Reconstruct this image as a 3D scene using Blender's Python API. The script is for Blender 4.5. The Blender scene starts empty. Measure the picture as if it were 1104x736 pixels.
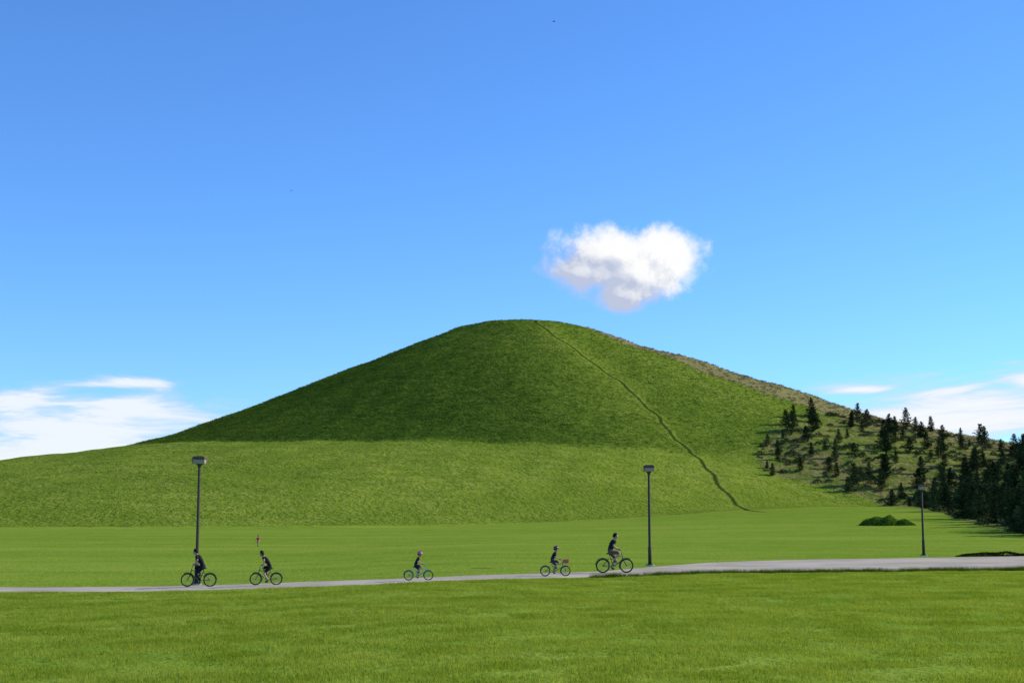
import bpy, math, numpy as np, random
from mathutils import Vector, Matrix
rng=np.random.default_rng(7); random.seed(7)
SC=bpy.context.scene; COL=SC.collection
PEAK=(5.6,367.0); ZP=51.7; H=2.78
# ------------------------------------------------------------------ terrain
def ptab(tab,deg):
    a=np.array([t[0] for t in tab],float); b=np.array([t[1] for t in tab],float)
    g=np.arange(0,360,1.0); v=np.interp(g,a,b,period=360)
    k=np.hanning(25); k/=k.sum()
    v=np.convolve(np.r_[v[-12:],v,v[:12]],k,'valid')
    return np.interp(deg,g,v,period=360)
RB=[(0,130),(90,100),(180,104),(225,105),(270,92),(298,84),(330,100)]
ZB=[(0,19),(90,17),(180,17),(225,16.5),(270,15.5),(298,13.5),(330,17)]
RE=[(0,230),(90,200),(180,215),(225,235),(249,199),(270,152),(285,134),(298,124),(330,160)]
NL=np.array([(0,51.7),(6,51.6),(13.4,51),(20.8,49.3),(30.6,45.3),(42.8,40.2),(55,35.3),(67,30.2),(79.5,25.3),(91.7,20.6),(104,17)])
NR=np.array([(0,51.7),(8,51.5),(16,50),(30.6,45),(45,41.2),(55,38),(67,34.6),(79.5,30.4),(91.7,26.5),(104,23.6),(130,19)])
def sstep(a,b,x):
    t=np.clip((x-a)/(b-a),0,1); return t*t*(3-2*t)
def smax(a,b,k=1.2):
    h=np.clip(.5+.5*(a-b)/k,0,1); return b+(a-b)*h+k*h*(1-h)
def base_height(x,y):
    x=np.asarray(x,float); y=np.asarray(y,float)
    dx=x-PEAK[0]; dy=y-PEAK[1]; r=np.hypot(dx,dy); d=np.degrees(np.arctan2(dy,dx))%360
    rb=ptab(RB,d); zb=ptab(ZB,d); re=ptab(RE,d)
    w=np.clip(np.cos(np.radians(d)),0,1)**1.5
    t=r/rb
    n=(1-w)*np.interp(t,NL[:,0]/104,(NL[:,1]-17)/34.7)+w*np.interp(t,NR[:,0]/130,(NR[:,1]-19)/32.7)
    up=zb+(ZP-zb)*n
    lo=zb*(1-(r-rb)/(re-rb))
    cone=np.where(r<rb,up,lo)
    g=3.0*sstep(100,260,y)*sstep(-20,60,x)*(1-sstep(500,700,y))-0.45*sstep(0,-16,x)*(1-sstep(90,160,y))
    xl=np.interp(y,[60,126,200,260,330],[44,47,60,66,70])
    fac=sstep(90,150,y)*(1-sstep(420,520,y))*(1-sstep(150,260,x))
    spur=np.minimum(0.33*(x-xl),18)*fac-5*(1-fac)
    z=smax(np.maximum(cone,-5),np.maximum(spur,-5))
    return np.where(z>-4,smax(z,g),g)
def height(x,y):
    x=np.asarray(x,float); y=np.asarray(y,float)
    z=base_height(x,y)
    am=np.clip((z-1.0)/8,0,1)
    w=(np.sin(x*.21+1.3*np.sin(y*.11))*np.sin(y*.17+1.1*np.sin(x*.09))*.25+np.sin(x*.53+y*.31)*np.sin(y*.47-x*.23+1)*.11)
    return z+am*w
def polydist(px,py,pts):
    """signed distance to an open polyline"""
    best=np.full(px.shape,1e9); sg=np.ones(px.shape)
    for (ax,ay),(bx,by) in zip(pts[:-1],pts[1:]):
        vx,vy=bx-ax,by-ay; L=vx*vx+vy*vy
        t=np.clip(((px-ax)*vx+(py-ay)*vy)/L,0,1)
        d=np.hypot(px-(ax+t*vx),py-(ay+t*vy)); c=vx*(py-ay)-vy*(px-ax)
        m=d<best; best=np.where(m,d,best); sg=np.where(m,np.sign(c),sg)
    return best*sg
TRAIL=[(5.5,356),(7.0,347.7),(11.0,341.2),(16.4,335.1),(21.6,328.4),(25.9,322.7),(29.1,316.1),(32.0,309.8),(33.4,301.8),(35.0,295.0),(37.0,288.0),(38.2,277.9),(38.6,263.8),(39.6,254.8),(40.2,243.5),(39.0,222)]
def cr(pts,n=5):
    P=np.array([pts[0]]+list(pts)+[pts[-1]],float); out=[]
    for i in range(1,len(P)-2):
        for k in range(n):
            t=k/n; a,b,c,d=P[i-1],P[i],P[i+1],P[i+2]
            out.append(.5*((2*b)+(-a+c)*t+(2*a-5*b+4*c-d)*t*t+(-a+3*b-3*c+d)*t**3))
    out.append(P[-2]); return np.array(out)
TR=cr(TRAIL); TR[:,0]+=np.sin(np.arange(len(TR))*1.1)*.35+rng.normal(size=len(TR))*.15
RIDGE=[(12,364),(24,358),(35.6,353.7),(48.9,345),(64.4,339.5),(79.3,336),(102,330),(125,320)]
TREEP=[(51.4,279),(50.7,290),(57.4,309.9),(71.8,336.0),(87.0,343.0),(102.1,342.2),(150,325),(150,110),(52,110),(47.0,123.9),(51,151.3),(60.9,200),(69.0,245),(70,268),(61.0,276)]
def inpoly(px,py,poly):
    c=np.zeros(px.shape,bool); n=len(poly)
    for i in range(n):
        x1,y1=poly[i]; x2,y2=poly[(i+1)%n]
        c^=((y1>py)!=(y2>py))&(px<(x2-x1)*(py-y1)/((y2-y1)+1e-9)+x1)
    return c
def axis(lo,hi,step,far,growth=1.25):
    a=list(np.arange(lo,hi,step)); s=step;p=a[0];L=[]
    while p>-far: s*=growth;p-=s;L.append(p)
    s=step;p=a[-1];R=[]
    while p<far: s*=growth;p+=s;R.append(p)
    return np.array(L[::-1]+a+R)
def np_mesh(name,V,F,smooth=False):
    me=bpy.data.meshes.new(name); V=np.asarray(V,np.float32); F=np.asarray(F,np.int32); k=F.shape[1]
    me.vertices.add(len(V)); me.vertices.foreach_set('co',V.ravel())
    me.loops.add(F.size); me.loops.foreach_set('vertex_index',F.ravel())
    me.polygons.add(len(F)); me.polygons.foreach_set('loop_start',np.arange(0,F.size,k,dtype=np.int32)); me.polygons.foreach_set('loop_total',np.full(len(F),k,np.int32))
    me.polygons.foreach_set('use_smooth',np.full(len(F),smooth)); me.update(calc_edges=True); return me
def vattr(me,name,arr):
    a=me.attributes.new(name,'FLOAT','POINT'); a.data.foreach_set('value',np.asarray(arr,np.float32).ravel())
def add(name,me,parent=None,loc=(0,0,0)):
    o=bpy.data.objects.new(name,me); COL.objects.link(o); o.location=loc
    if parent: o.parent=parent
    return o
# ------------------------------------------------------------------ node helper
class NT:
    def __init__(s,tree): s.t=tree
    def n(s,typ,ins={},**kw):
        nd=s.t.nodes.new(typ)
        for k,v in kw.items(): setattr(nd,k,v)
        for k,v in ins.items(): s.set(nd.inputs[k],v)
        return nd
    def set(s,sock,v):
        if isinstance(v,bpy.types.NodeSocket): s.t.links.new(v,sock)
        else:
            if hasattr(sock.default_value,'__len__') and not hasattr(v,'__len__'): v=(v,)*len(sock.default_value)
            if hasattr(v,'__len__') and len(sock.default_value)==4 and len(v)==3: v=(*v,1)
            sock.default_value=v
    def m(s,op,a,b=0.0,c=None,clamp=False):
        nd=s.n('ShaderNodeMath',operation=op,use_clamp=clamp); s.set(nd.inputs[0],a); s.set(nd.inputs[1],b)
        if c is not None: s.set(nd.inputs[2],c)
        return nd.outputs[0]
    def noise(s,vec,scale,detail=4,rough=.55,dist=0):
        return s.n('ShaderNodeTexNoise',{'Vector':vec,'Scale':scale,'Detail':detail,'Roughness':rough,'Distortion':dist}).outputs[0]
    def mr(s,v,a,b,c=0.0,d=1.0,smooth=True):
        nd=s.n('ShaderNodeMapRange',interpolation_type='SMOOTHSTEP' if smooth else 'LINEAR')
        for i,x in enumerate((v,a,b,c,d)): s.set(nd.inputs[i],x)
        return nd.outputs[0]
    def mix(s,f,a,b,mode='MIX'):
        nd=s.n('ShaderNodeMix',data_type='RGBA',blend_type=mode); s.set(nd.inputs[0],f); s.set(nd.inputs[6],a); s.set(nd.inputs[7],b); return nd.outputs[2]
    def vmul(s,v,k):
        nd=s.n('ShaderNodeVectorMath',operation='MULTIPLY'); s.set(nd.inputs[0],v); s.set(nd.inputs[1],k); return nd.outputs[0]
def newmat(name):
    m=bpy.data.materials.new(name); m.use_nodes=True; t=NT(m.node_tree); b=m.node_tree.nodes['Principled BSDF']; return m,t,b
def simple(name,col,rough=.6,metal=0,var=.12,scale=12,bump=0.0):
    m,t,b=newmat(name); g=t.n('ShaderNodeTexCoord').outputs['Object']
    n=t.noise(g,scale,3); f=t.mr(n,.3,.7,1-var,1+var,False)
    c=t.mix(1.0,col,t.n('ShaderNodeCombineColor',{0:f,1:f,2:f}).outputs[0],'MULTIPLY')
    t.set(b.inputs['Base Color'],c); b.inputs['Roughness'].default_value=rough; b.inputs['Metallic'].default_value=metal
    if rough>=.8: b.inputs['Specular IOR Level'].default_value=.15
    if bump:
        bp=t.n('ShaderNodeBump',{'Height':n,'Strength':bump,'Distance':.01}); t.set(b.inputs['Normal'],bp.outputs[0])
    return m
# ------------------------------------------------------------------ ground
xs=axis(-190,200,1.25,8000); ys=axis(12,470,1.25,8000)
X,Y=np.meshgrid(xs,ys); Z=height(X,Y); nx,ny=len(xs),len(ys)
I=np.arange(nx*ny).reshape(ny,nx)
F=np.stack([I[:-1,:-1],I[:-1,1:],I[1:,1:],I[1:,:-1]],-1).reshape(-1,4)
me=np_mesh('ground',np.stack([X,Y,Z],-1).reshape(-1,3),F,True)
ground=add('ground',me)
trd=polydist(X,Y,TR.tolist())
vattr(me,'trail',np.clip(trd,-30,30))
vattr(me,'ridge',np.where(X>8,np.clip(polydist(X,Y,RIDGE),-30,30),-30))
r=np.hypot(X-PEAK[0],Y-PEAK[1]); deg=np.degrees(np.arctan2(Y-PEAK[1],X-PEAK[0]))%360
vattr(me,'cone',np.clip((ptab(RB,deg)-r),-20,20))
vattr(me,'skirt',np.clip(ptab(RE,deg)-r,-30,30))
vattr(me,'grove',inpoly(X,Y,TREEP).astype(float))
vattr(me,'painted_sun',sstep(-50,22,trd)*(Y<372))  # mask for sunlight painted into the cone colour, rising across the trail
gm,t,b=newmat('grass_lawn')
pos=t.n('ShaderNodeNewGeometry').outputs['Position']
def A(n): return t.n('ShaderNodeAttribute',attribute_name=n).outputs['Fac']
big=t.noise(pos,.035,2); med=t.noise(pos,.35,4,.6); fine=t.noise(pos,3.2,3,.7)
streak=t.noise(t.vmul(pos,(.25,.25,2.2)),1.0,4,.65); mid=t.noise(pos,1.1,3,.65); band=t.noise(t.vmul(pos,(.02,.22,.2)),1.0,2)
lawn=t.mix(t.mr(big,.35,.65),(.190,.285,.026),(.240,.320,.036))
lawn=t.mix(t.mr(band,.42,.60,0,.7),lawn,(.160,.255,.022))
lawn=t.mix(t.mr(med,.4,.72,0,.5),lawn,(.28,.335,.055))
lawn=t.mix(t.mr(fine,.45,.75,0,.45),lawn,(.13,.20,.018))
wob=t.m('MULTIPLY',t.m('SUBTRACT',med,.5),9.0)
cone=t.mr(t.m('ADD',A('cone'),wob),-1.5,1.5); skirt=t.mr(t.m('ADD',A('skirt'),t.m('MULTIPLY',wob,.4)),-.8,.8)
skc=t.mix(t.mr(med,.38,.65),(.175,.245,.024),(.245,.295,.042))
skc=t.mix(t.mr(big,.38,.62,0,.6),skc,(.135,.205,.018))
skc=t.mix(t.mr(streak,.46,.64,0,.6),skc,(.115,.175,.017))
skc=t.mix(t.mr(mid,.45,.68,0,.35),skc,(.10,.15,.013))
c=t.mix(skirt,lawn,skc)
cnc=t.mix(t.mr(med,.36,.66),(.050,.098,.011),(.088,.140,.015))  # cone green darkened: shade of the left/front face put into the colour
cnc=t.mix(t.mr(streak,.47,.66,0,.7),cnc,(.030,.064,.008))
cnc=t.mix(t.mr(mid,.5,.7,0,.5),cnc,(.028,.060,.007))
cnc=t.mix(t.m('MULTIPLY',A('painted_sun'),.85),cnc,skc)  # sunlit side painted by blending to the lighter skirt colour
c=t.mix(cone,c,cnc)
gv=t.mix(t.mr(med,.4,.6),(.10,.14,.026),(.23,.19,.07))
c=t.mix(t.m('MULTIPLY',A('grove'),t.mr(big,.3,.6,.45,.95)),c,gv)
rd=t.m('MULTIPLY_ADD',t.m('SUBTRACT',med,.5),8.0,A('ridge'))
c=t.mix(t.mr(rd,-.8,1.8,0,.85),c,t.mix(fine,(.34,.26,.12),(.17,.17,.055)))
tw=t.m('ABSOLUTE',t.m('MULTIPLY_ADD',t.m('SUBTRACT',mid,.5),.9,A('trail')))
c=t.mix(t.mr(tw,.8,1.8,.35,0),c,(.22,.28,.04))
c=t.mix(t.mr(tw,.20,.66,.88,0),c,(.025,.042,.008))
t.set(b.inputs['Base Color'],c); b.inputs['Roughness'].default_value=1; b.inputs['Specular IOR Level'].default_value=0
hh=t.m('MULTIPLY_ADD',t.m('MULTIPLY',mid,.62),skirt,t.m('MULTIPLY',fine,.12))
bp=t.n('ShaderNodeBump',{'Height':hh,'Strength':.9,'Distance':1.0}); t.set(b.inputs['Normal'],bp.outputs[0])
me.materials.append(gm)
# ------------------------------------------------------------------ foliage materials (attribute 'rnd' varies each clump)
def leafmat(name,c1,c2,trans=.35,nsc=.45):
    m=bpy.data.materials.new(name); m.use_nodes=True; t=NT(m.node_tree); m.node_tree.nodes.remove(m.node_tree.nodes['Principled BSDF'])
    g=t.n('ShaderNodeNewGeometry'); rn=t.n('ShaderNodeAttribute',attribute_name='rnd').outputs['Fac']
    n=t.noise(g.outputs['Position'],nsc,2); f=t.m('ADD',t.m('MULTIPLY',n,.6),t.m('MULTIPLY',rn,.45))
    c=t.mix(t.mr(f,.22,.82),c1,c2)
    d=t.n('ShaderNodeBsdfDiffuse',{'Color':c}); out=d.outputs[0]
    if trans>0:
        tr=t.n('ShaderNodeBsdfTranslucent',{'Color':t.mix(1,c,(1.25,1.2,.5),'MULTIPLY')})
        mx=t.n('ShaderNodeMixShader',{0:trans}); t.t.links.new(d.outputs[0],mx.inputs[1]); t.t.links.new(tr.outputs[0],mx.inputs[2]); out=mx.outputs[0]
    t.t.links.new(out,m.node_tree.nodes['Material Output'].inputs[0]); return m
M_blade=leafmat('grass_blade',(.165,.245,.018),(.38,.43,.07),.4)
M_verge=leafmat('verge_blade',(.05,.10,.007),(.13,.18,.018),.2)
M_tuft_shade=leafmat('grass_tuft_painted_shade',(.050,.095,.009),(.135,.185,.020),0,nsc=.12)  # hill tufts, shaded copy: shade of the cone face in the colour
M_tuft_lit=leafmat('grass_tuft_painted_lit',(.11,.165,.015),(.27,.32,.04),0,nsc=.12)  # same hill tufts, lit copy: sunlight painted into the colour
M_dry=leafmat('dry_grass',(.20,.17,.06),(.36,.28,.13),0)
M_needle=leafmat('conifer_needles',(.012,.026,.009),(.075,.105,.034),0,nsc=.6)
M_shrub=leafmat('shrub_leaves',(.045,.07,.014),(.20,.18,.065),0)
M_hedge=leafmat('hedge_leaves',(.08,.16,.016),(.20,.29,.04),.2)
M_dark=leafmat('dark_hedge_leaves',(.02,.03,.008),(.07,.06,.02),0)
M_bark=simple('bark',(.09,.06,.04),.9,scale=8,bump=.5)
# ------------------------------------------------------------------ scattered grass (one mesh per mass)
def blades(n,rad,hmin,hmax,w,lean=.5):
    a=rng.uniform(0,2*np.pi,n); rr=rad*np.sqrt(rng.uniform(0,1,n)); bx=rr*np.cos(a); by=rr*np.sin(a)
    h=rng.uniform(hmin,hmax,n); o=rng.uniform(0,2*np.pi,n); l=rng.uniform(.1,lean,n)*h; la=rng.uniform(0,2*np.pi,n)
    V=np.zeros((n,3,3)); ox=np.cos(o)*w/2; oy=np.sin(o)*w/2
    V[:,0]=np.stack([bx-ox,by-oy,0*h-.01],-1); V[:,1]=np.stack([bx+ox,by+oy,0*h-.01],-1)
    V[:,2]=np.stack([bx+np.cos(la)*l,by+np.sin(la)*l,h],-1)
    return V.reshape(-1,3),np.arange(3*n).reshape(n,3)
def scatter(name,P,size,maker,mat,follow=False):
    """merge rotated/scaled copies of a few clump variants into one mesh"""
    vs=[maker() for _ in range(4)]; VV=[];FF=[];RR=[];off=0; size=np.asarray(size)*np.ones(len(P))
    for j,(V,T) in enumerate(vs):
        Q=P[j::4]; s=size[j::4]; n=len(Q)
        if n==0: continue
        a=rng.uniform(0,2*np.pi,n); ca=(np.cos(a)*s)[:,None]; sa=(np.sin(a)*s)[:,None]
        W=np.empty((n,len(V),3)); W[:,:,0]=V[:,0]*ca-V[:,1]*sa+Q[:,0:1]; W[:,:,1]=V[:,0]*sa+V[:,1]*ca+Q[:,1:2]
        W[:,:,2]=V[:,2]*s[:,None]+(height(W[:,:,0],W[:,:,1]) if follow else Q[:,2:3])
        VV.append(W.reshape(-1,3)); FF.append((T[None]+(np.arange(n)*len(V))[:,None,None]).reshape(-1,T.shape[1])+off); off+=n*len(V)
        k=T.shape[1]; RR.append((rng.uniform(0,1,n)[:,None]*.6+np.repeat(rng.uniform(0,.4,len(V)//k),k)[None]).ravel())
    m=np_mesh(name,np.concatenate(VV),np.concatenate(FF)); vattr(m,'rnd',np.concatenate(RR)); m.materials.append(mat); return add(name,m)
FARE=[(-80,60.5),(-20.6,56.9+.5),(-13.4,58.0),(-3.75,57.0),(3.5,60.9),(6.5,66.3),(9.9,72),(14.9,75.9),(29.7,81.7),(60,90)]
NEARE=[(-80,57.5),(-19.8,54.7),(-12.6,54.6),(-5.4,53.5),(3.25,56.8),(8.2,60.0),(23.1,63.6),(60,68)]
FE=np.array(FARE);NE=np.array(NEARE)
def onpath(x,y,mar=0): return (y>np.interp(x,NE[:,0],NE[:,1])-mar)&(y<np.interp(x,FE[:,0],FE[:,1])+mar)
N=3800; yy=np.sqrt(rng.uniform(18**2,62**2,N)); xx=rng.uniform(-1,1,N)*(yy*.38+2)
k=~onpath(xx,yy,.5)&(yy<np.interp(xx,FE[:,0],FE[:,1])); xx=xx[k];yy=yy[k]
P=np.stack([xx,yy,height(xx,yy)],-1)
scatter('lawn_grass',P,rng.uniform(.8,1.25,len(P)),lambda:blades(300,.56,.025,.07,.014),M_blade)
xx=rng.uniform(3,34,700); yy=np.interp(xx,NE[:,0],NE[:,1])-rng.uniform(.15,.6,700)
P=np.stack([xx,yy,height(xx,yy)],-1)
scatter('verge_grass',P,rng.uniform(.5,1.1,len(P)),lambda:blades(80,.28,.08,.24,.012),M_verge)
N=40000; xx=rng.uniform(-110,110,N); yy=rng.uniform(262,374,N); rr=np.hypot(xx-PEAK[0],yy-PEAK[1]); dd=np.degrees(np.arctan2(yy-PEAK[1],xx-PEAK[0]))%360
sd=polydist(xx,yy,TR.tolist())
k=(rr<ptab(RB,dd)-rng.uniform(-3,4,N))&~inpoly(xx,yy,TREEP)&(np.abs(sd)>.8)&(xx<95)&(polydist(xx,yy,RIDGE)<2); xx,yy,sd=xx[k],yy[k],sd[k]
lit_tuft=rng.uniform(0,1,len(xx))<sstep(-48,22,sd)*.92  # picks tufts that get the painted sunlit colour, mostly right of trail
P=np.stack([xx,yy,height(xx,yy)],-1); mk=lambda:blades(26,.5,.08,.26,.055,.9)
scatter('hill_grass',P[~lit_tuft],rng.uniform(.5,1.2,(~lit_tuft).sum()),mk,M_tuft_shade)
scatter('hill_grass',P[lit_tuft],rng.uniform(.5,1.1,lit_tuft.sum()),mk,M_tuft_lit)
N=2500; xx=rng.uniform(20,125,N); yy=rng.uniform(322,372,N); k=polydist(xx,yy,RIDGE)>-.5; xx,yy=xx[k],yy[k]
P=np.stack([xx,yy,height(xx,yy)],-1)
scatter('dry_ridge_grass',P,rng.uniform(.5,1.2,len(P)),lambda:blades(45,.5,.15,.45,.05,.8),M_dry)
# ------------------------------------------------------------------ path
def strip(name,near,far,nu,nv,dz):
    u=np.linspace(-80,60,nu); a=np.interp(u,near[:,0],near[:,1]); bb=np.interp(u,far[:,0],far[:,1])
    ker=np.hanning(13);ker/=ker.sum()
    sm=lambda q:np.convolve(np.pad(q,6,'edge'),ker,'valid')
    a=sm(a)+.06*np.sin(u*3.1)*np.sin(u*1.3);bb=sm(bb)+.06*np.sin(u*2.7); w=np.linspace(0,1,nv)[:,None]; YY=a*(1-w)+bb*w; XX=np.broadcast_to(u,YY.shape)
    ZZ=height(XX,YY)+dz; ZZ[0]-=.06; ZZ[-1]-=.06
    I=np.arange(nu*nv).reshape(nv,nu); Fq=np.stack([I[:-1,:-1],I[:-1,1:],I[1:,1:],I[1:,:-1]],-1).reshape(-1,4)
    return np_mesh(name,np.stack([XX,YY,ZZ],-1).reshape(-1,3),Fq,True)
pm=strip('path',NE,FE,421,14,.035); path=add('path',pm)
m,t,b=newmat('path_paving'); pos=t.n('ShaderNodeNewGeometry').outputs['Position']
n1=t.noise(pos,.25,4); n2=t.noise(pos,25,3,.7); n3=t.noise(t.vmul(pos,(.3,1.5,1)),1.2,4)
c=t.mix(t.mr(n1,.35,.65),(.44,.375,.28),(.58,.495,.375)); c=t.mix(t.mr(n2,.35,.7,0,.4),c,(.29,.24,.18)); c=t.mix(t.mr(n3,.5,.7,0,.5),c,(.29,.25,.17))
t.set(b.inputs['Base Color'],c); b.inputs['Roughness'].default_value=1; b.inputs['Specular IOR Level'].default_value=.0
t.set(b.inputs['Normal'],t.n('ShaderNodeBump',{'Height':n2,'Strength':.4,'Distance':.01}).outputs[0]); pm.materials.append(m)
# ------------------------------------------------------------------ conifers
def conifer(h,seed,slim=.26):
    g=np.random.default_rng(seed); V=[];F=[]
    n=7; 
    for j,(z,rd) in enumerate([(-.3,.035*h*.6),(.3*h,.022*h*.6),(.65*h,.012*h*.6),(h*.97,.003*h)]):
        for i in range(n): V.append((math.cos(i*2*math.pi/n)*rd,math.sin(i*2*math.pi/n)*rd,z))
    for j in range(3):
        for i in range(n): F.append((j*n+i,j*n+(i+1)%n,(j+1)*n+(i+1)%n,(j+1)*n+i))
    nt=len(F); z=.05*h; side=g.uniform(.65,1.25,6)
    while z<h*.98:
        f=z/h; L0=slim*h*(1-f)**.85+.018*h; nb=int(9-3*f)
        if f<.12: L0*=.8
        off=g.uniform(0,6.28)
        for q in range(nb):
            a=off+q*6.283/nb+g.uniform(-.3,.3)
            if g.uniform()<.12: continue
            L=L0*g.uniform(.5,1.25)*side[int((a%6.283)/6.284*6)]; rise=.15+.5*f+g.uniform(-.12,.12)
            w0=.006*h; bx,by=math.cos(a),math.sin(a)
            i0=len(V); V+= [(-by*w0,bx*w0,z),(by*w0,-bx*w0,z),(bx*L,by*L,z+L*rise),(bx*L*.98,by*L*.98,z+L*rise+.01)]; F.append((i0,i0+1,i0+2,i0+3))
            ns=max(2,int(5*L/L0))
            for s_ in range(ns):
                tt=(s_+.7)/ns*1.0
                px,py,pz=bx*L*tt,by*L*tt,z+L*rise*tt*tt
                for k in range(3):
                    sz=(.042+.04*(1-f))*h*g.uniform(.6,1.2)
                    da=a+g.uniform(-1.1,1.1); el=g.uniform(-.35,.6)
                    d=np.array([math.cos(da)*math.cos(el),math.sin(da)*math.cos(el),math.sin(el)])*sz
                    sd=np.cross(d,g.normal(size=3)); sd=sd/np.linalg.norm(sd)*sz*.26
                    p=np.array([px,py,pz])+g.normal(size=3)*.012*h
                    i0=len(V); V+=[tuple(p-d*.3),tuple(p+d*.35+sd),tuple(p+d),tuple(p+d*.35-sd)]; F.append((i0,i0+1,i0+2,i0+3))
        z+=h*.055*g.uniform(.75,1.2)*(1.1-.4*f)
    for k in range(5):
        a=k; sz=.04*h; p=np.array([0,0,h*.95+k*.004*h]); d=np.array([math.cos(a)*.3,math.sin(a)*.3,1])*sz; sd=np.array([-math.sin(a),math.cos(a),0])*sz*.12
        i0=len(V); V+=[tuple(p),tuple(p+d*.4+sd),tuple(p+d),tuple(p+d*.4-sd)]; F.append((i0,i0+1,i0+2,i0+3))
    return np.array(V,float),np.array(F),nt
VAR=[conifer(1.0,s,[.28,.33,.40,.26,.36][s%5]) for s in range(8)]
pts=[]; tries=0
while tries<14000 and len(pts)<270:
    tries+=1; x=random.uniform(48,140); y=random.uniform(118,345)
    if x>.40*y+14: continue
    if not inpoly(np.array([x]),np.array([y]),TREEP)[0]: continue
    dmin=2.6 if y<180 else 4.6
    if all((x-p[0])**2+(y-p[1])**2>(dmin*random.uniform(.6,1.5))**2 for p in pts): pts.append((x,y))
pts+=[(47.2,126),(47.5,129.5),(49.5,131),(51,126.5),(48.6,134),(52.5,131),(53,137),(50.5,139),(54.5,127),(49.2,127),(50.2,136.5),(51.5,133.5),(49.0,124),(51.8,142)]
GV=[];GF=[];GM=[];GR=[];off=0; pts.sort(key=lambda p:p[1])
for i,(x,y) in enumerate(pts):
    v,f,nt=VAR[i%8]; h=random.uniform(2.6,4.6) if y<180 else random.uniform(2.4,5.2)
    if random.random()<.22: h*=.6
    a=random.uniform(0,6.28); c_,s_=math.cos(a),math.sin(a); z=float(height(x,y)); wd=random.uniform(.9,1.25)
    w=v.copy(); w[:,0]=(v[:,0]*c_-v[:,1]*s_)*h*wd; w[:,1]=(v[:,0]*s_+v[:,1]*c_)*h*wd; w[:,2]=v[:,2]*h
    mi=np.ones(len(f),np.int32); mi[:nt]=0; tone=random.uniform(0,.75)**1.2
    rn=np.clip(tone+rng.uniform(0,.4,len(w)),0,1.2)
    if y<138 and x<.41*y:
        tm=np_mesh('conifer_tree',w,f); vattr(tm,'rnd',rn); tm.materials.append(M_bark); tm.materials.append(M_needle); tm.polygons.foreach_set('material_index',mi); add('conifer_tree',tm,loc=(x,y,z))
    else:
        w+=np.array([x,y,z]); GV.append(w); GF.append(f+off); GM.append(mi); GR.append(rn); off+=len(w)
tm=np_mesh('conifer_grove',np.concatenate(GV),np.concatenate(GF)); vattr(tm,'rnd',np.concatenate(GR)); tm.materials.append(M_bark); tm.materials.append(M_needle); tm.polygons.foreach_set('material_index',np.concatenate(GM)); add('conifer_grove',tm)
# undergrowth
sdc=[0]
def leafball(n,rx,rz,sz):
    sdc[0]+=1; g=np.random.default_rng(sdc[0]); d=g.normal(size=(n,3)); d/=np.linalg.norm(d,axis=1)[:,None]; d[:,2]=np.abs(d[:,2])
    rr=g.uniform(.45,1,n)[:,None]**.6*(1+.25*np.sin(d[:,:1]*5+sdc[0])*np.cos(d[:,1:2]*4)); p=d*rr*np.array([rx,rx,rz])
    a=g.normal(size=(n,3)); a/=np.linalg.norm(a,axis=1)[:,None]; b_=np.cross(a,g.normal(size=(n,3))); b_/=np.linalg.norm(b_,axis=1)[:,None]
    s=sz*g.uniform(.6,1.3,(n,1)); V=np.stack([p-a*s,p+b_*s*.5,p+a*s,p-b_*s*.5],1).reshape(-1,3); return V,np.arange(4*n).reshape(n,4)
N=2200; xx=rng.uniform(48,140,N); yy=rng.uniform(118,345,N); k=inpoly(xx,yy,TREEP)&(xx<.4*yy+14)&(np.sin(xx*.35)*np.sin(yy*.21+2)>-.6); xx,yy=xx[k],yy[k]
P=np.stack([xx,yy,height(xx,yy)],-1)
scatter('undergrowth_shrubs',P,rng.uniform(.4,1.6,len(P)),lambda:leafball(120,.8,.6,.15),M_shrub)
def hedge(name,p0,p1,wid,hgt,n,sz,mat):
    g=np.random.default_rng(5); p0=np.array(p0);p1=np.array(p1); u=g.uniform(0,1,n); ax=p1-p0; L=np.linalg.norm(ax); nrm=np.array([-ax[1],ax[0]])/L
    an=g.uniform(0,np.pi,n); env=(1-np.abs(2*u-1)**3)*(.8+.2*np.sin(u*L*1.7)*np.sin(u*L*.9+1)+.12*np.sin(u*L*4.1)); k=g.uniform(.5,1,n)**.4
    w=np.cos(an)*wid/2*k*env; hz=np.sin(an)*hgt*k*env
    x=p0[0]+ax[0]*u+nrm[0]*w; y=p0[1]+ax[1]*u+nrm[1]*w; p=np.stack([x,y,height(x,y)+hz],-1)
    a=g.normal(size=(n,3)); a/=np.linalg.norm(a,axis=1)[:,None]; b_=np.cross(a,g.normal(size=(n,3))); b_/=np.linalg.norm(b_,axis=1)[:,None]; s=sz*g.uniform(.6,1.3,(n,1))
    V=np.stack([p-a*s,p+b_*s*.5,p+a*s,p-b_*s*.5],1).reshape(-1,3); hm=np_mesh(name,V,np.arange(4*n).reshape(n,4)); vattr(hm,'rnd',np.repeat(g.uniform(0,1,n),4)); hm.materials.append(mat); add(name,hm)
hedge('low_hedge',(39.6,160),(45.4,158),3.4,1.15,5000,.13,M_hedge)
hedge('low_hedge',(25.4,80.6),(31.5,82.2),.8,.28,3000,.06,M_dark)
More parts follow.
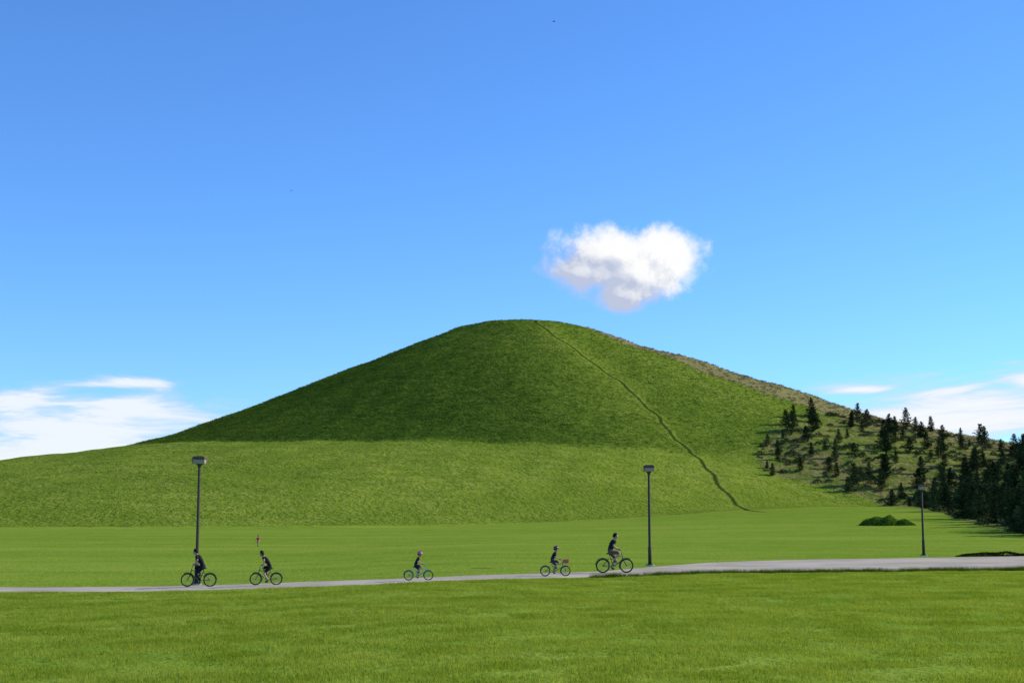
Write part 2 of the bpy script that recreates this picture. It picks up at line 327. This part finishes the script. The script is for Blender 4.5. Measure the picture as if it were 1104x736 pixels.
# ------------------------------------------------------------------ mesh builder
class MB:
    def __init__(s): s.V=[];s.F=[];s.M=[]
    def ring(s,c,ax,r,n,up=None):
        ax=Vector(ax).normalized(); u=ax.orthogonal().normalized() if up is None else (Vector(up)-Vector(up).dot(ax)*ax).normalized(); w=ax.cross(u)
        i=len(s.V)
        for k in range(n):
            a=2*math.pi*k/n; s.V.append(tuple(Vector(c)+u*math.cos(a)*r+w*math.sin(a)*r))
        return i
    def tube(s,pts,rad,n=8,m=0,cap=True,up=(0.13,.95,.27)):
        pts=[Vector(p) for p in pts]; rad=rad if hasattr(rad,'__len__') else [rad]*len(pts); R=[]
        for i,p in enumerate(pts):
            d=(pts[min(i+1,len(pts)-1)]-pts[max(i-1,0)]); R.append(s.ring(p,d,rad[i],n,up))
        for a,b_ in zip(R[:-1],R[1:]):
            for k in range(n): s.F.append((a+k,a+(k+1)%n,b_+(k+1)%n,b_+k)); s.M.append(m)
        if cap:
            s.F.append(tuple(R[0]+k for k in range(n))[::-1]); s.M.append(m); s.F.append(tuple(R[-1]+k for k in range(n))); s.M.append(m)
    def torus(s,c,R,r,m=0,N=32,n=8,a0=0,a1=2*math.pi):
        full=abs(a1-a0-2*math.pi)<1e-6; K=N if full else N+1; i0=len(s.V)
        for j in range(K):
            a=a0+(a1-a0)*j/N
            for k in range(n):
                q=2*math.pi*k/n; rr=R+r*math.cos(q); s.V.append((c[0]+rr*math.cos(a),c[1]+r*math.sin(q),c[2]+rr*math.sin(a)))
        for j in range(N):
            j2=(j+1)%K
            for k in range(n): s.F.append((i0+j*n+k,i0+j*n+(k+1)%n,i0+j2*n+(k+1)%n,i0+j2*n+k)); s.M.append(m)
    def ell(s,c,r,m=0,N=14,n=10,fn=None,rot=None):
        i0=len(s.V); c=Vector(c)
        for j in range(n+1):
            th_=math.pi*j/n
            for k in range(N):
                p=Vector((math.sin(th_)*math.cos(2*math.pi*k/N),math.sin(th_)*math.sin(2*math.pi*k/N),math.cos(th_)))
                q=Vector((p.x*r[0],p.y*r[1],p.z*r[2]))
                if fn: q=fn(p,q)
                if rot: q=rot@q
                s.V.append(tuple(c+q))
        for j in range(n):
            for k in range(N): s.F.append((i0+j*N+k,i0+(j+1)*N+k,i0+(j+1)*N+(k+1)%N,i0+j*N+(k+1)%N)); s.M.append(m)
    def box(s,c,d,m=0,taper=1.0,bev=.12):
        x,y,z=d[0]/2,d[1]/2,d[2]/2; b_=min(x,y,z)*bev*2; L=[]
        for zz,k in ((-z,1),(-z+b_,0),(z-b_,0),(z,1)):
            tp=taper if zz>0 else 1; i=len(s.V); L.append(i); xx=(x-b_*k)*tp; yy=(y-b_*k)*tp
            for px,py in ((xx-b_,yy),(xx,yy-b_),(xx,-yy+b_),(xx-b_,-yy),(-xx+b_,-yy),(-xx,-yy+b_),(-xx,yy-b_),(-xx+b_,yy)): s.V.append((c[0]+px,c[1]+py,c[2]+zz))
        for a,bb in zip(L[:-1],L[1:]):
            for k in range(8): s.F.append((a+k,bb+k,bb+(k+1)%8,a+(k+1)%8)); s.M.append(m)
        s.F.append(tuple(L[0]+k for k in range(8))); s.M.append(m); s.F.append(tuple(L[-1]+k for k in range(8))[::-1]); s.M.append(m)
    def obj(s,name,mats,parent=None,smooth=True):
        me=bpy.data.meshes.new(name); me.from_pydata(s.V,[],s.F); 
        for mm in mats: me.materials.append(mm)
        me.polygons.foreach_set('material_index',s.M); me.polygons.foreach_set('use_smooth',[smooth]*len(s.F)); me.update(); return add(name,me,parent)
def empty(name,loc,rz=0,sc=1):
    e=bpy.data.objects.new(name,None); COL.objects.link(e); e.location=loc; e.rotation_euler=(0,0,rz); e.scale=(sc,)*3; e.empty_display_size=.3; return e
# ------------------------------------------------------------------ lamps
M_pole=simple('lamp_pole_paint',(.060,.052,.040),.8,0,.2,6); M_lid=simple('lamp_lid_metal',(.13,.09,.055),.8,0,.25,5); M_glass=simple('lamp_diffuser',(.32,.28,.20),.5,0,.05); M_conc=simple('concrete',(.33,.32,.30),.9,0,.15,10,.4)
def lamp(x,y,h,w):
    e=empty('street_lamp',(x,y,float(height(x,y))))
    b_=MB(); b_.tube([(0,0,-.3),(0,0,.06)],.22,20,0); b_.obj('footing',[M_conc],e,False)
    b_=MB(); b_.tube([(0,0,.06),(0,0,.08)],.15,16,0)
    b_.tube([(0,0,.08),(0,0,.9),(0,0,.93),(0,0,h-.45)],[.085,.083,.066,.055],16,0); b_.box((0,-.078,.55),(.09,.02,.28),0)
    for k in range(4): b_.tube([(.11*math.cos(k*1.57+.78),.11*math.sin(k*1.57+.78),.075),(.11*math.cos(k*1.57+.78),.11*math.sin(k*1.57+.78),.12)],.014,6,0)
    b_.obj('pole',[M_pole],e)
    b_=MB(); b_.tube([(0,0,h-.47),(0,0,h-.42),(0,0,h-.36),(0,0,h-.33)],[.075,.075,.12,.16],20,0); b_.obj('collar',[M_pole],e)
    b_=MB(); b_.box((0,0,h-.235),(w*.9,w*.9,.19),0,1.04); b_.obj('diffuser',[M_glass],e,False)
    b_=MB(); b_.box((0,0,h-.085),(w,w,.10),0,.97)
    b_.box((0,0,h-.02),(w*.8,w*.8,.03),0,.9)
    for sx in (-1,1):
        for sy in (-1,1): b_.tube([(sx*w*.46,sy*w*.46,h-.335),(sx*w*.47,sy*w*.47,h-.13)],.014,6,0)
    b_.obj('lid',[M_lid],e,False); return e
lamp(-13.15,58.75,5.35,.52); lamp(6.65,67.9,4.85,.50); lamp(24.0,82.0,4.15,.30)
# ------------------------------------------------------------------ bicycles and riders
M_tire=simple('rubber',(.015,.015,.015),.9); M_metal=simple('bare_metal',(.20,.20,.20),.45,.6); M_black=simple('black_plastic',(.02,.02,.022),.6)
def bike(parent,col,W=1.02,R=.30,basket=None,fender=True,seatz=.82,barz=.98):
    fm=simple('bike_paint',col,.35,.1,.05); bm=simple('basket_plastic',basket or (.1,.1,.1),.6)
    rx,fx=-.5-(W-1.02)*.5,.52+(W-1.02)*.5; bb=Vector((-.03,0,.28)); st=Vector((-.19,0,seatz-.16)); ht=Vector((fx-.20,0,barz-.16)); hb=Vector((fx-.14,0,R+.26))
    for nm,x in (('rear_wheel',rx),('front_wheel',fx)):
        w=MB(); w.torus((x,0,R),R-.024,.024,0,36,8); w.torus((x,0,R),R-.052,.010,1,36,6); w.tube([(x,-.045,R),(x,.045,R)],.02,10,1)
        for k in range(20):
            a=k*math.pi/10+.05; sgn=.03*(1 if k%2 else -1); w.tube([(x,sgn,R),(x+(R-.05)*math.cos(a),0,R+(R-.05)*math.sin(a))],.0018,4,1,False)
        w.obj(nm,[M_tire,M_metal],parent)
    f=MB()
    f.tube([bb,st,Vector((-.21,0,seatz-.04))],[.018,.017,.013],8,0); f.tube([bb,hb],[.02,.019],8,0); f.tube([st*.75+bb*.25,hb*.3+ht*.7],.015,8,0); f.tube([hb,ht],.02,8,0)
    for s_ in (-1,1):
        f.tube([bb+Vector((0,s_*.02,0)),(rx,s_*.055,R)],.009,6,0); f.tube([st+Vector((0,s_*.015,0)),(rx,s_*.055,R)],.008,6,0)
        f.tube([hb+Vector((.0,s_*.045,0)),(fx-.06,s_*.05,R+.1),(fx,s_*.052,R)],[.013,.011,.008],6,0)
    f.tube([hb+Vector((0,-.05,0)),hb+Vector((0,.05,0))],.015,8,0)
    f.tube([ht,ht+Vector((-.04,0,.13))],.013,8,1)
    f.obj('frame',[fm,M_metal],parent)
    h=MB(); top=ht+Vector((-.04,0,.13)); h.tube([top+Vector((-.10,-.27,.03)),top+Vector((-.03,-.17,.02)),top,top+Vector((-.03,.17,.02)),top+Vector((-.10,.27,.03))],.011,8,0)
    for s_ in (-1,1): h.tube([top+Vector((-.13,s_*.29,.03)),top+Vector((-.05,s_*.20,.022))],.017,8,1); h.tube([top+Vector((-.03,s_*.2,.0)),top+Vector((-.06,s_*.27,-.01))],.005,6,0)
    h.obj('handlebar',[M_metal,M_black],parent)
    sd=MB(); sd.ell((-.22,0,seatz-.01),(.14,.085,.035),0,16,8,lambda p,q:Vector((q.x,q.y*(1 if p.x<0 else 1-.65*p.x),q.z))); sd.obj('saddle',[M_black],parent)
    cr_=MB(); cr_.torus((bb.x,-.05,bb.z),.075,.006,1,24,6); cr_.tube([bb+Vector((0,-.07,0)),bb+Vector((0,.07,0))],.02,10,1)
    for s_,q in ((1,-1),(-1,1)):
        e_=bb+Vector((.03*q,s_*.085,.15*q)); cr_.tube([bb+Vector((0,s_*.075,0)),e_],.010,6,1); cr_.box((e_.x,e_.y+s_*.045,e_.z),(.09,.075,.02),0)
    cr_.tube([(bb.x,-.05,bb.z+.075),(rx,-.05,R+.03)],.004,4,0); cr_.tube([(bb.x,-.05,bb.z-.075),(rx,-.05,R-.03)],.004,4,0)
    cr_.obj('crankset',[M_black,M_metal],parent)
    if fender:
        g=MB(); g.torus((rx,0,R),R+.022,.016,0,16,6,math.radians(20),math.radians(175)); g.torus((fx,0,R),R+.022,.016,0,14,6,math.radians(60),math.radians(200)); g.obj('fenders',[fm],parent)
    if basket:
        k=MB(); cx=fx+.02; cz=barz-.12
        for zz in np.linspace(-.1,.1,5): 
            e_=.12+.03*(zz+.1)*5; k.tube([(cx-e_,-e_,cz+zz),(cx+e_,-e_,cz+zz),(cx+e_,e_,cz+zz),(cx-e_,e_,cz+zz),(cx-e_,-e_,cz+zz)],.011,5,0)
        for i in range(9):
            o_=-1+i/4
            for (ax_,ay_) in ((o_,-1),(o_,1),(-1,o_),(1,o_)): k.tube([(cx+ax_*.12,ay_*.12,cz-.1),(cx+ax_*.15,ay_*.15,cz+.1)],.009,5,0)
        k.box((cx,0,cz-.105),(.24,.24,.012),0)
        for s_ in (-1,1): k.tube([(fx,s_*.055,R),(cx,s_*.07,cz-.11)],.006,6,1)
        k.tube([ht,(cx-.12,0,cz)],.012,6,1); k.obj('basket',[bm,M_metal],parent)
    return bb,top
M_skin=simple('skin',(.42,.25,.17),.6,0,.05); M_hair=simple('hair',(.018,.014,.012),.8,0,.3,40); M_eye=simple('eye',(.02,.015,.012),.2,0,0); M_lip=simple('lips',(.35,.13,.11),.5,0,0); M_white=simple('eye_white',(.7,.7,.68),.3,0,0)
def head(parent,c,hs,tilt,hat=None,long_hair=False):
    R=Matrix.Rotation(tilt,3,'Y'); c=Vector(c); b_=MB()
    def shp(p,q):
        q=q.copy()
        if p.z<0: q.y*=1+.28*p.z; q.x*=1+.12*p.z if p.x>0 else 1+.35*p.z
        return q
    P=lambda v:c+R@(Vector(v)*hs)
    b_.ell(c,(.098*hs,.078*hs,.118*hs),0,24,18,shp,R)
    b_.tube([P((.088,0,.012)),P((.102,0,-.012)),P((.108,0,-.030)),P((.095,0,-.038))],[.007*hs,.010*hs,.013*hs,.010*hs],8,0)
    for s_ in (-1,1):
        b_.ell(P((.085,s_*.031,.006)),(.009*hs,.014*hs,.008*hs),3,10,8,None,R); b_.ell(P((.092,s_*.031,.006)),(.005*hs,.006*hs,.006*hs),1,8,6,None,R)
        b_.tube([P((.093,s_*.015,.024)),P((.093,s_*.032,.029)),P((.080,s_*.048,.024))],.004*hs,5,4)
        b_.ell(P((-.005,s_*.079,-.008)),(.018*hs,.008*hs,.030*hs),0,10,8,None,R)
    b_.ell(P((.084,0,-.062)),(.009*hs,.022*hs,.006*hs),2,12,6,None,R)
    b_.ell(P((.062,0,-.092)),(.024*hs,.030*hs,.020*hs),0,12,8,None,R)
    b_.obj('head',[M_skin,M_eye,M_lip,M_white,M_hair],parent)
    h=MB()
    def hair(p,q):
        k=1.08+.02*math.sin(p.x*23+p.y*17)*math.cos(p.z*19); lim=.30+.45*p.x
        if p.z<lim-.55 and p.x>-.35: k=.85
        if p.x>.55 and p.z<.55: k=.82
        if p.z<-.55 and not long_hair: k=.8
        return q*k
    h.ell(c+R@Vector((-.004,0,.008))*hs,(.102*hs,.083*hs,(.120 if not long_hair else .14)*hs),0,28,20,hair,R); h.obj('hair',[M_hair],parent)
    if hat:
        hm=simple('helmet_shell',hat,.3,0,.03); k=MB()
        k.ell(c+R@Vector((-.005,0,.035))*hs,(.128*hs,.102*hs,.105*hs),0,24,16,lambda p,q:Vector((q.x,q.y,max(q.z,-.02*hs))),R)
        for s_ in (-1,0,1): k.tube([P((.09,s_*.045,.10)),P((0,s_*.05,.140)),P((-.10,s_*.045,.09))],.010*hs,6,1)
        for s_ in (-1,1): k.tube([P((.01,s_*.088,.01)),P((.03,s_*.055,-.085)),P((.04,0,-.118))],.004*hs,5,1)
        k.obj('helmet',[hm,M_black],parent)
def ik(a,c,l1,l2,pole):
    a=Vector(a);c=Vector(c);d=c-a;L=min(d.length,(l1+l2)*.999); u=d.normalized(); x=(l1*l1-l2*l2+L*L)/(2*L); hgt=math.sqrt(max(l1*l1-x*x,0)); p=Vector(pole); p=(p-p.dot(u)*u).normalized(); return a+u*x+p*hgt
def skinbody(parent,name,J,E,rad,segs,mats,flat={}):
    me=bpy.data.meshes.new(name); names=list(J); me.from_pydata([tuple(J[n]) for n in names],[(names.index(a),names.index(b_)) for a,b_ in E],[]); o=add(name,me)
    bpy.context.view_layer.objects.active=o
    o.modifiers.new('skin','SKIN'); o.modifiers.new('sub','SUBSURF').levels=2; o.modifiers['sub'].render_levels=2
    if not me.skin_vertices: 
        o.select_set(True); bpy.ops.mesh.customdata_skin_add()
    for i,n in enumerate(names):
        sv=me.skin_vertices[0].data[i]; rr=rad[n]; sv.radius=rr if isinstance(rr,tuple) else (rr,rr); sv.use_root=(n=='pelvis')
    bpy.context.view_layer.update(); dg=bpy.context.evaluated_depsgraph_get(); nm=bpy.data.meshes.new_from_object(o.evaluated_get(dg)); bpy.data.objects.remove(o)
    for mm in mats: nm.materials.append(mm)
    idx=[]
    for p in nm.polygons:
        c=p.center; best=9e9;bi=0
        for a,b_,ml in segs:
            A_=J[a];B_=J[b_];d=B_-A_; tt=max(0,min(1,(c-A_).dot(d)/d.length_squared)); dist=(c-(A_+d*tt)).length
            if dist<best:
                best=dist; bi=ml[-1][1]
                for lim,mi in ml:
                    if tt<=lim: bi=mi;break
        idx.append(bi); p.material_index=bi; p.use_smooth=True
    push={}
    for p,bi in zip(nm.polygons,idx):
        for vi in p.vertices: push.setdefault(vi,set()).add(bi)
    nrm=[v.normal.copy() for v in nm.vertices]
    for vi,sset in push.items():
        if 2 not in sset: nm.vertices[vi].co+=nrm[vi]*(.012+.005*math.sin(nm.vertices[vi].co.z*40+nm.vertices[vi].co.x*25))
    nm.update(); return add(name,nm,parent)
def hand(parent,G,wr,s_):
    G=Vector(G); wr=Vector(wr); b_=MB(); back=(wr-G).normalized(); kn=G+Vector((.0,0,.030)); 
    b_.tube([wr,wr*.55+kn*.45+Vector((0,0,.004)),kn+back*.012,kn],[.025,.034,.036,.022],10,0)
    for k in range(4):
        y=G.y+(k-1.5)*.021; L=[150,185,175,140][k]; r=[.0085,.009,.009,.0075][k]; pts=[]
        for q in range(5):
            a=math.radians(110-L*q/4); pts.append((G.x+math.cos(a)*.028,y,G.z+math.sin(a)*.028))
        b_.tube(pts,[r*1.05,r,r,r*.95,r*.7],8,0)
    i=-s_; b_.tube([kn*.5+wr*.5+Vector((0,i*.03,0)),(G.x-.02,G.y+i*.046,G.z+.0),(G.x+.0,G.y+i*.044,G.z-.027),(G.x+.02,G.y+i*.040,G.z-.026)],[.013,.011,.010,.008],8,0)
    b_.obj('hand',[M_skin],parent)
def rider(loc,rz,sc,col,shirt,pants,child=False,hat=None,basket=None,lean=.16,sleeve=.5,short=.8,W=1.02,longh=False,fender=True):
    z=float(height(loc[0],loc[1]))+.035
    eb=empty('bicycle',(loc[0],loc[1],z),rz,sc); bb,top=bike(eb,col,W=W,basket=basket,fender=fender)
    e=empty('child_cyclist' if child else 'cyclist',(loc[0],loc[1],z),rz,sc); hs=1.32 if child else 1.06
    V_=Vector; J={}
    J['pelvis']=V_((-.20,0,.90)); J['belly']=V_((-.20+lean*.3,0,1.05)); J['chest']=V_((-.20+lean*.9,0,1.24)); J['neck']=V_((-.20+lean*1.35,0,1.39)); J['skull']=V_((-.20+lean*1.6,0,1.47))
    sw=.165 if not child else .15
    for s_,n in ((1,'L'),(-1,'R')):
        J['sh'+n]=J['neck']+V_((-.005,s_*sw,-.055)); G=top+V_((-.09,s_*.245,.028)); W_=G+V_((-.075,s_*.005,.035)); 
        J['wr'+n]=W_; J['el'+n]=ik(J['sh'+n],W_,.28,.26,(-.3,s_*.8,-1)); J['hip'+n]=V_((-.19,s_*.085,.88))
        q=-1 if s_==1 else 1; ped=bb+V_((.03*q,s_*.125,.15*q)); an=ped+V_((-.07,0,.095)); J['an'+n]=an; J['kn'+n]=ik(J['hip'+n],an,.42,.43,(1,s_*.12,.3)); J['toe'+n]=ped+V_((.09,s_*.01,.035))
    E=[('pelvis','belly'),('belly','chest'),('chest','neck'),('neck','skull')]; segs=[('pelvis','belly',[(.25,1),(1,0)]),('belly','chest',[(1,0)]),('chest','neck',[(.9,0),(1,2)]),('neck','skull',[(1,2)])]
    rad=dict(pelvis=(.13,.115),belly=(.125,.10),chest=(.15,.115),neck=.062,skull=.052)
    for n in 'LR':
        E+=[('chest','sh'+n),('sh'+n,'el'+n),('el'+n,'wr'+n),('pelvis','hip'+n),('hip'+n,'kn'+n),('kn'+n,'an'+n),('an'+n,'toe'+n)]
        segs+=[('chest','sh'+n,[(1,0)]),('sh'+n,'el'+n,[(min(sleeve*2,1),0),(1,2)] if sleeve<.5 else [(1,0)]),('el'+n,'wr'+n,[(max(0,sleeve*2-1),0),(1,2)]),('pelvis','hip'+n,[(1,1)]),('hip'+n,'kn'+n,[(short,1),(1,2 if short<1 else 1)]),('kn'+n,'an'+n,[(max(0,short-1),1),(1,2)]),('an'+n,'toe'+n,[(1,3)])]
        rad.update({'sh'+n:.062,'el'+n:.041,'wr'+n:.026,'hip'+n:.095,'kn'+n:.056,'an'+n:.038,'toe'+n:.036})
    sm=simple('shirt_fabric',shirt,.85,0,.2,20,.3); pm_=simple('trousers_fabric',pants,.85,0,.2,20,.3); sh=simple('shoes',(.05,.05,.055),.6)
    skinbody(e,'body',J,E,rad,segs,[sm,pm_,M_skin,sh])
    head(e,J['skull']+V_((.028,0,.066*hs**1.5)),hs,.12,hat,longh)
    for s_,n in ((1,'L'),(-1,'R')): hand(e,top+V_((-.09,s_*.245,.028)),J['wr'+n],s_)
    return e
rider((-12.55,56.5),math.pi-.05,.90,(.03,.03,.035),(.012,.013,.018),(.012,.013,.018),lean=.22,sleeve=.45,short=1.9)
rider((-9.75,55.9),math.pi+.05,.80,(.05,.05,.05),(.016,.012,.016),(.014,.014,.018),lean=.26,sleeve=.3,short=.8,longh=True)
rider((-3.65,54.9),.05,.64,(.08,.32,.38),(.02,.02,.028),(.02,.022,.035),child=True,hat=(.60,.15,.26),lean=.16,sleeve=.4,short=.75,W=1.2)
rider((1.75,57.0),.12,.69,(.06,.12,.20),(.03,.02,.03),(.05,.04,.06),child=True,hat=(.10,.06,.07),basket=(.60,.10,.18),lean=.14,sleeve=.4,short=.8,W=1.2)
rider((4.35,59.8),.12,1.0,(.03,.05,.035),(.012,.012,.013),(.10,.08,.06),lean=.14,sleeve=.35,short=.85)
def toddler(loc,sc):
    e=empty('toddler',(loc[0],loc[1],float(height(*loc))),-1.9,sc); V_=Vector
    J=dict(pelvis=V_((0,0,.86)),belly=V_((0,0,1.0)),chest=V_((.01,0,1.2)),neck=V_((.01,0,1.36)),skull=V_((.02,0,1.45)))
    for s_,n in ((1,'L'),(-1,'R')):
        J['sh'+n]=V_((0,s_*.16,1.30)); J['el'+n]=V_((.03,s_*.30,1.10)); J['wr'+n]=V_((.14,s_*.38,.96)); J['hip'+n]=V_((0,s_*.09,.82)); J['kn'+n]=V_((.04+.08*s_,s_*.10,.45)); J['an'+n]=V_((-.02+.14*s_,s_*.11,.09)); J['toe'+n]=V_((.14+.14*s_,s_*.12,.04))
    E=[('pelvis','belly'),('belly','chest'),('chest','neck'),('neck','skull')]; segs=[('pelvis','belly',[(.2,1),(1,0)]),('belly','chest',[(1,0)]),('chest','neck',[(.9,0),(1,2)]),('neck','skull',[(1,2)])]; rad=dict(pelvis=.14,belly=.14,chest=.14,neck=.06,skull=.05)
    for n in 'LR':
        E+=[('chest','sh'+n),('sh'+n,'el'+n),('el'+n,'wr'+n),('pelvis','hip'+n),('hip'+n,'kn'+n),('kn'+n,'an'+n),('an'+n,'toe'+n)]
        segs+=[('chest','sh'+n,[(1,0)]),('sh'+n,'el'+n,[(.9,0),(1,2)]),('el'+n,'wr'+n,[(1,2)]),('pelvis','hip'+n,[(1,1)]),('hip'+n,'kn'+n,[(.7,1),(1,2)]),('kn'+n,'an'+n,[(1,2)]),('an'+n,'toe'+n,[(1,3)])]
        rad.update({'sh'+n:.07,'el'+n:.05,'wr'+n:.035,'hip'+n:.10,'kn'+n:.065,'an'+n:.045,'toe'+n:.045})
    skinbody(e,'body',J,E,rad,segs,[simple('red_shirt',(.60,.07,.07),.85),simple('pink_trousers',(.5,.22,.2),.85),M_skin,M_black])
    head(e,J['skull']+V_((.02,0,.12)),1.5,.1,None,False)
    for s_,n in ((1,'L'),(-1,'R')):
        h=MB(); w=J['wr'+n]; d=(w-J['el'+n]).normalized(); sd=Vector((0,1,0)).cross(d).normalized()
        h.tube([w,w+d*.05,w+d*.08],[.03,.036,.03],8,0)
        for k in range(4):
            o_=sd*((k-1.5)*.018); L=[.05,.062,.058,.045][k]; p=w+d*.075+o_; h.tube([p,p+d*L*.5,p+d*L+Vector((0,0,-.015))],[.009,.0085,.006],6,0)
        h.tube([w+d*.03+sd*.03,w+d*.06+sd*.058,w+d*.085+sd*.062],[.012,.010,.007],6,0); h.obj('hand',[M_skin],e)
toddler((-20.6,114),.52)
def bird(loc,rz,s):
    e=empty('bird',loc,rz,s); b_=MB(); b_.ell((0,0,0),(.16,.05,.05),0,12,8,lambda p,q:Vector((q.x,q.y*(1-.4*abs(p.x)),q.z))); b_.ell((.16,0,.02),(.045,.035,.035),0); b_.tube([(.19,0,.02),(.24,0,.01)],[.012,.002],6,0)
    b_.tube([(-.14,0,0),(-.26,0,0)],[.02,.04],6,0)
    for s_ in (-1,1):
        i=len(b_.V); b_.V+=[(.07,s_*.03,.02),(-.07,s_*.03,.01),(.09,s_*.2,.09),(-.05,s_*.2,.08),(-.02,s_*.42,.05),(-.06,s_*.40,.045)]; b_.F+=[(i,i+1,i+3,i+2),(i+2,i+3,i+5,i+4)]; b_.M+=[0,0]
    b_.obj('body',[simple('feathers',(.03,.03,.035),.8)],e)
bird((5.3,170,H+61),.4,.8); bird((-27.5,170,H+39.2),1.2,.7)
# ------------------------------------------------------------------ camera
def raydir(u,v):
    th_=math.atan(179/1500); cx=(u-552)/1500; cz=(368-v)/1500
    return (cx,math.cos(th_)-math.sin(th_)*cz,math.sin(th_)+math.cos(th_)*cz)
th=math.atan(179/1500)
cam=bpy.data.cameras.new('camera'); cam.lens=1500/1104*36; cam.clip_end=20000
co=add('camera',cam,loc=(0,0,H)); co.rotation_euler=(math.pi/2+th,0,0); SC.camera=co
# ------------------------------------------------------------------ light
AZ=math.radians(17);EL=math.radians(29)
sv=Vector((math.cos(EL)*math.cos(AZ),math.cos(EL)*math.sin(AZ),math.sin(EL)))
sl=bpy.data.lights.new('sun','SUN'); sl.energy=5.0; sl.angle=math.radians(.5); sl.color=(1,.93,.80)
so=add('sun',sl); so.rotation_euler=sv.to_track_quat('Z','Y').to_euler(); so.location=(60,15,50)
w=bpy.data.worlds.new('World'); SC.world=w; w.use_nodes=True; t=NT(w.node_tree); bg=w.node_tree.nodes['Background']; bg.inputs[1].default_value=.12
sk=t.n('ShaderNodeTexSky'); sk.sky_type='NISHITA'; sk.sun_disc=False; sk.sun_elevation=EL; sk.sun_rotation=math.pi/2-AZ; sk.dust_density=0; sk.air_density=1.0; sk.ozone_density=3
sky=t.mix(1.0,sk.outputs[0],(.66,1.10,1.72),'MULTIPLY')
tc=t.n('ShaderNodeTexCoord').outputs['Generated']; sp=t.n('ShaderNodeSeparateXYZ',{0:tc}); yc=t.m('MAXIMUM',sp.outputs[1],.02)
a0=t.m('DIVIDE',sp.outputs[0],yc); e0=t.m('DIVIDE',sp.outputs[2],yc); front=t.m('GREATER_THAN',sp.outputs[1],.05)
def ae(u,v):
    d=raydir(u,v); return d[0]/d[1],d[2]/d[1]
def ell(a,e,u,v,ru,rv):
    ca,ce=ae(u,v); x=t.m('DIVIDE',t.m('SUBTRACT',a,ca),ru/1480); y=t.m('DIVIDE',t.m('SUBTRACT',e,ce),rv/1480)
    return t.m('SUBTRACT',1.0,t.m('SQRT',t.m('ADD',t.m('MULTIPLY',x,x),t.m('MULTIPLY',y,y))))
def dens(a,e):
    v=t.n('ShaderNodeCombineXYZ',{0:a,1:e,2:1.91}).outputs[0]
    n=t.noise(v,46,6,.62,.2); D=None
    for q in [(655,273,70,32),(715,275,52,38),(634,291,56,30),(678,314,46,26),(690,294,68,34)]:
        x=ell(a,e,*q); D=x if D is None else t.m('SMOOTH_MAX',D,x,.25)
    return t.m('MULTIPLY_ADD',t.m('SUBTRACT',n,.5),1.4,D)
D1=dens(a0,e0); D2=dens(t.m('ADD',a0,.009),t.m('ADD',e0,.009))
alpha=t.m('MULTIPLY',t.mr(D1,-.08,.55),front)
lit=t.mr(t.m('SUBTRACT',D1,D2),-.40,.34)
ca,ce=ae(656,272); grad=t.m('ADD',t.m('MULTIPLY',t.m('SUBTRACT',e0,ce),19.0),t.m('MULTIPLY',t.m('SUBTRACT',a0,ca),11.0))
sh=t.m('ADD',t.m('MULTIPLY',lit,.85),t.m('ADD',grad,.17),clamp=True)
ccol=t.mix(sh,(4.3,4.8,6.2),(8.3,8.3,8.3))
sky=t.mix(alpha,sky,ccol)
def wisp(sky,q,sc,lo,hi,col,seed,amt=.95,K=1.0):
    v=t.n('ShaderNodeCombineXYZ',{0:t.m('MULTIPLY',a0,sc[0]),1:t.m('MULTIPLY_ADD',a0,sc[2],t.m('MULTIPLY',e0,sc[1])),2:seed}).outputs[0]
    n=t.noise(v,1.0,6,.62,.5); D=None
    for qq in q:
        x=ell(a0,e0,*qq); D=x if D is None else t.m('SMOOTH_MAX',D,x,.2)
    D=t.m('MULTIPLY_ADD',t.m('SUBTRACT',n,.5),K*2,D); al=t.m('MULTIPLY',t.m('MULTIPLY',t.mr(D,lo,hi),front),amt)
    c_=t.mix(t.mr(D,.1,.95),col[0],col[1]); return t.mix(al,sky,c_)
wc=((5.2,6.1,7.7),(7.9,8.0,8.2))
sky=wisp(sky,[(90,468,190,44),(140,438,120,24),(10,430,100,20),(130,413,90,8),(30,500,240,44)],(14,80,2),-.15,.85,wc,5.3,.85,1.35)
sky=wisp(sky,[(1040,430,150,32),(1110,410,70,18),(1000,455,150,32),(930,420,80,10)],(7,70,-10),-.05,.75,wc,8.3,.95,1.15)
t.set(bg.inputs[0],sky)
SC.view_settings.view_transform='Standard'; SC.view_settings.look='None'; SC.view_settings.exposure=0
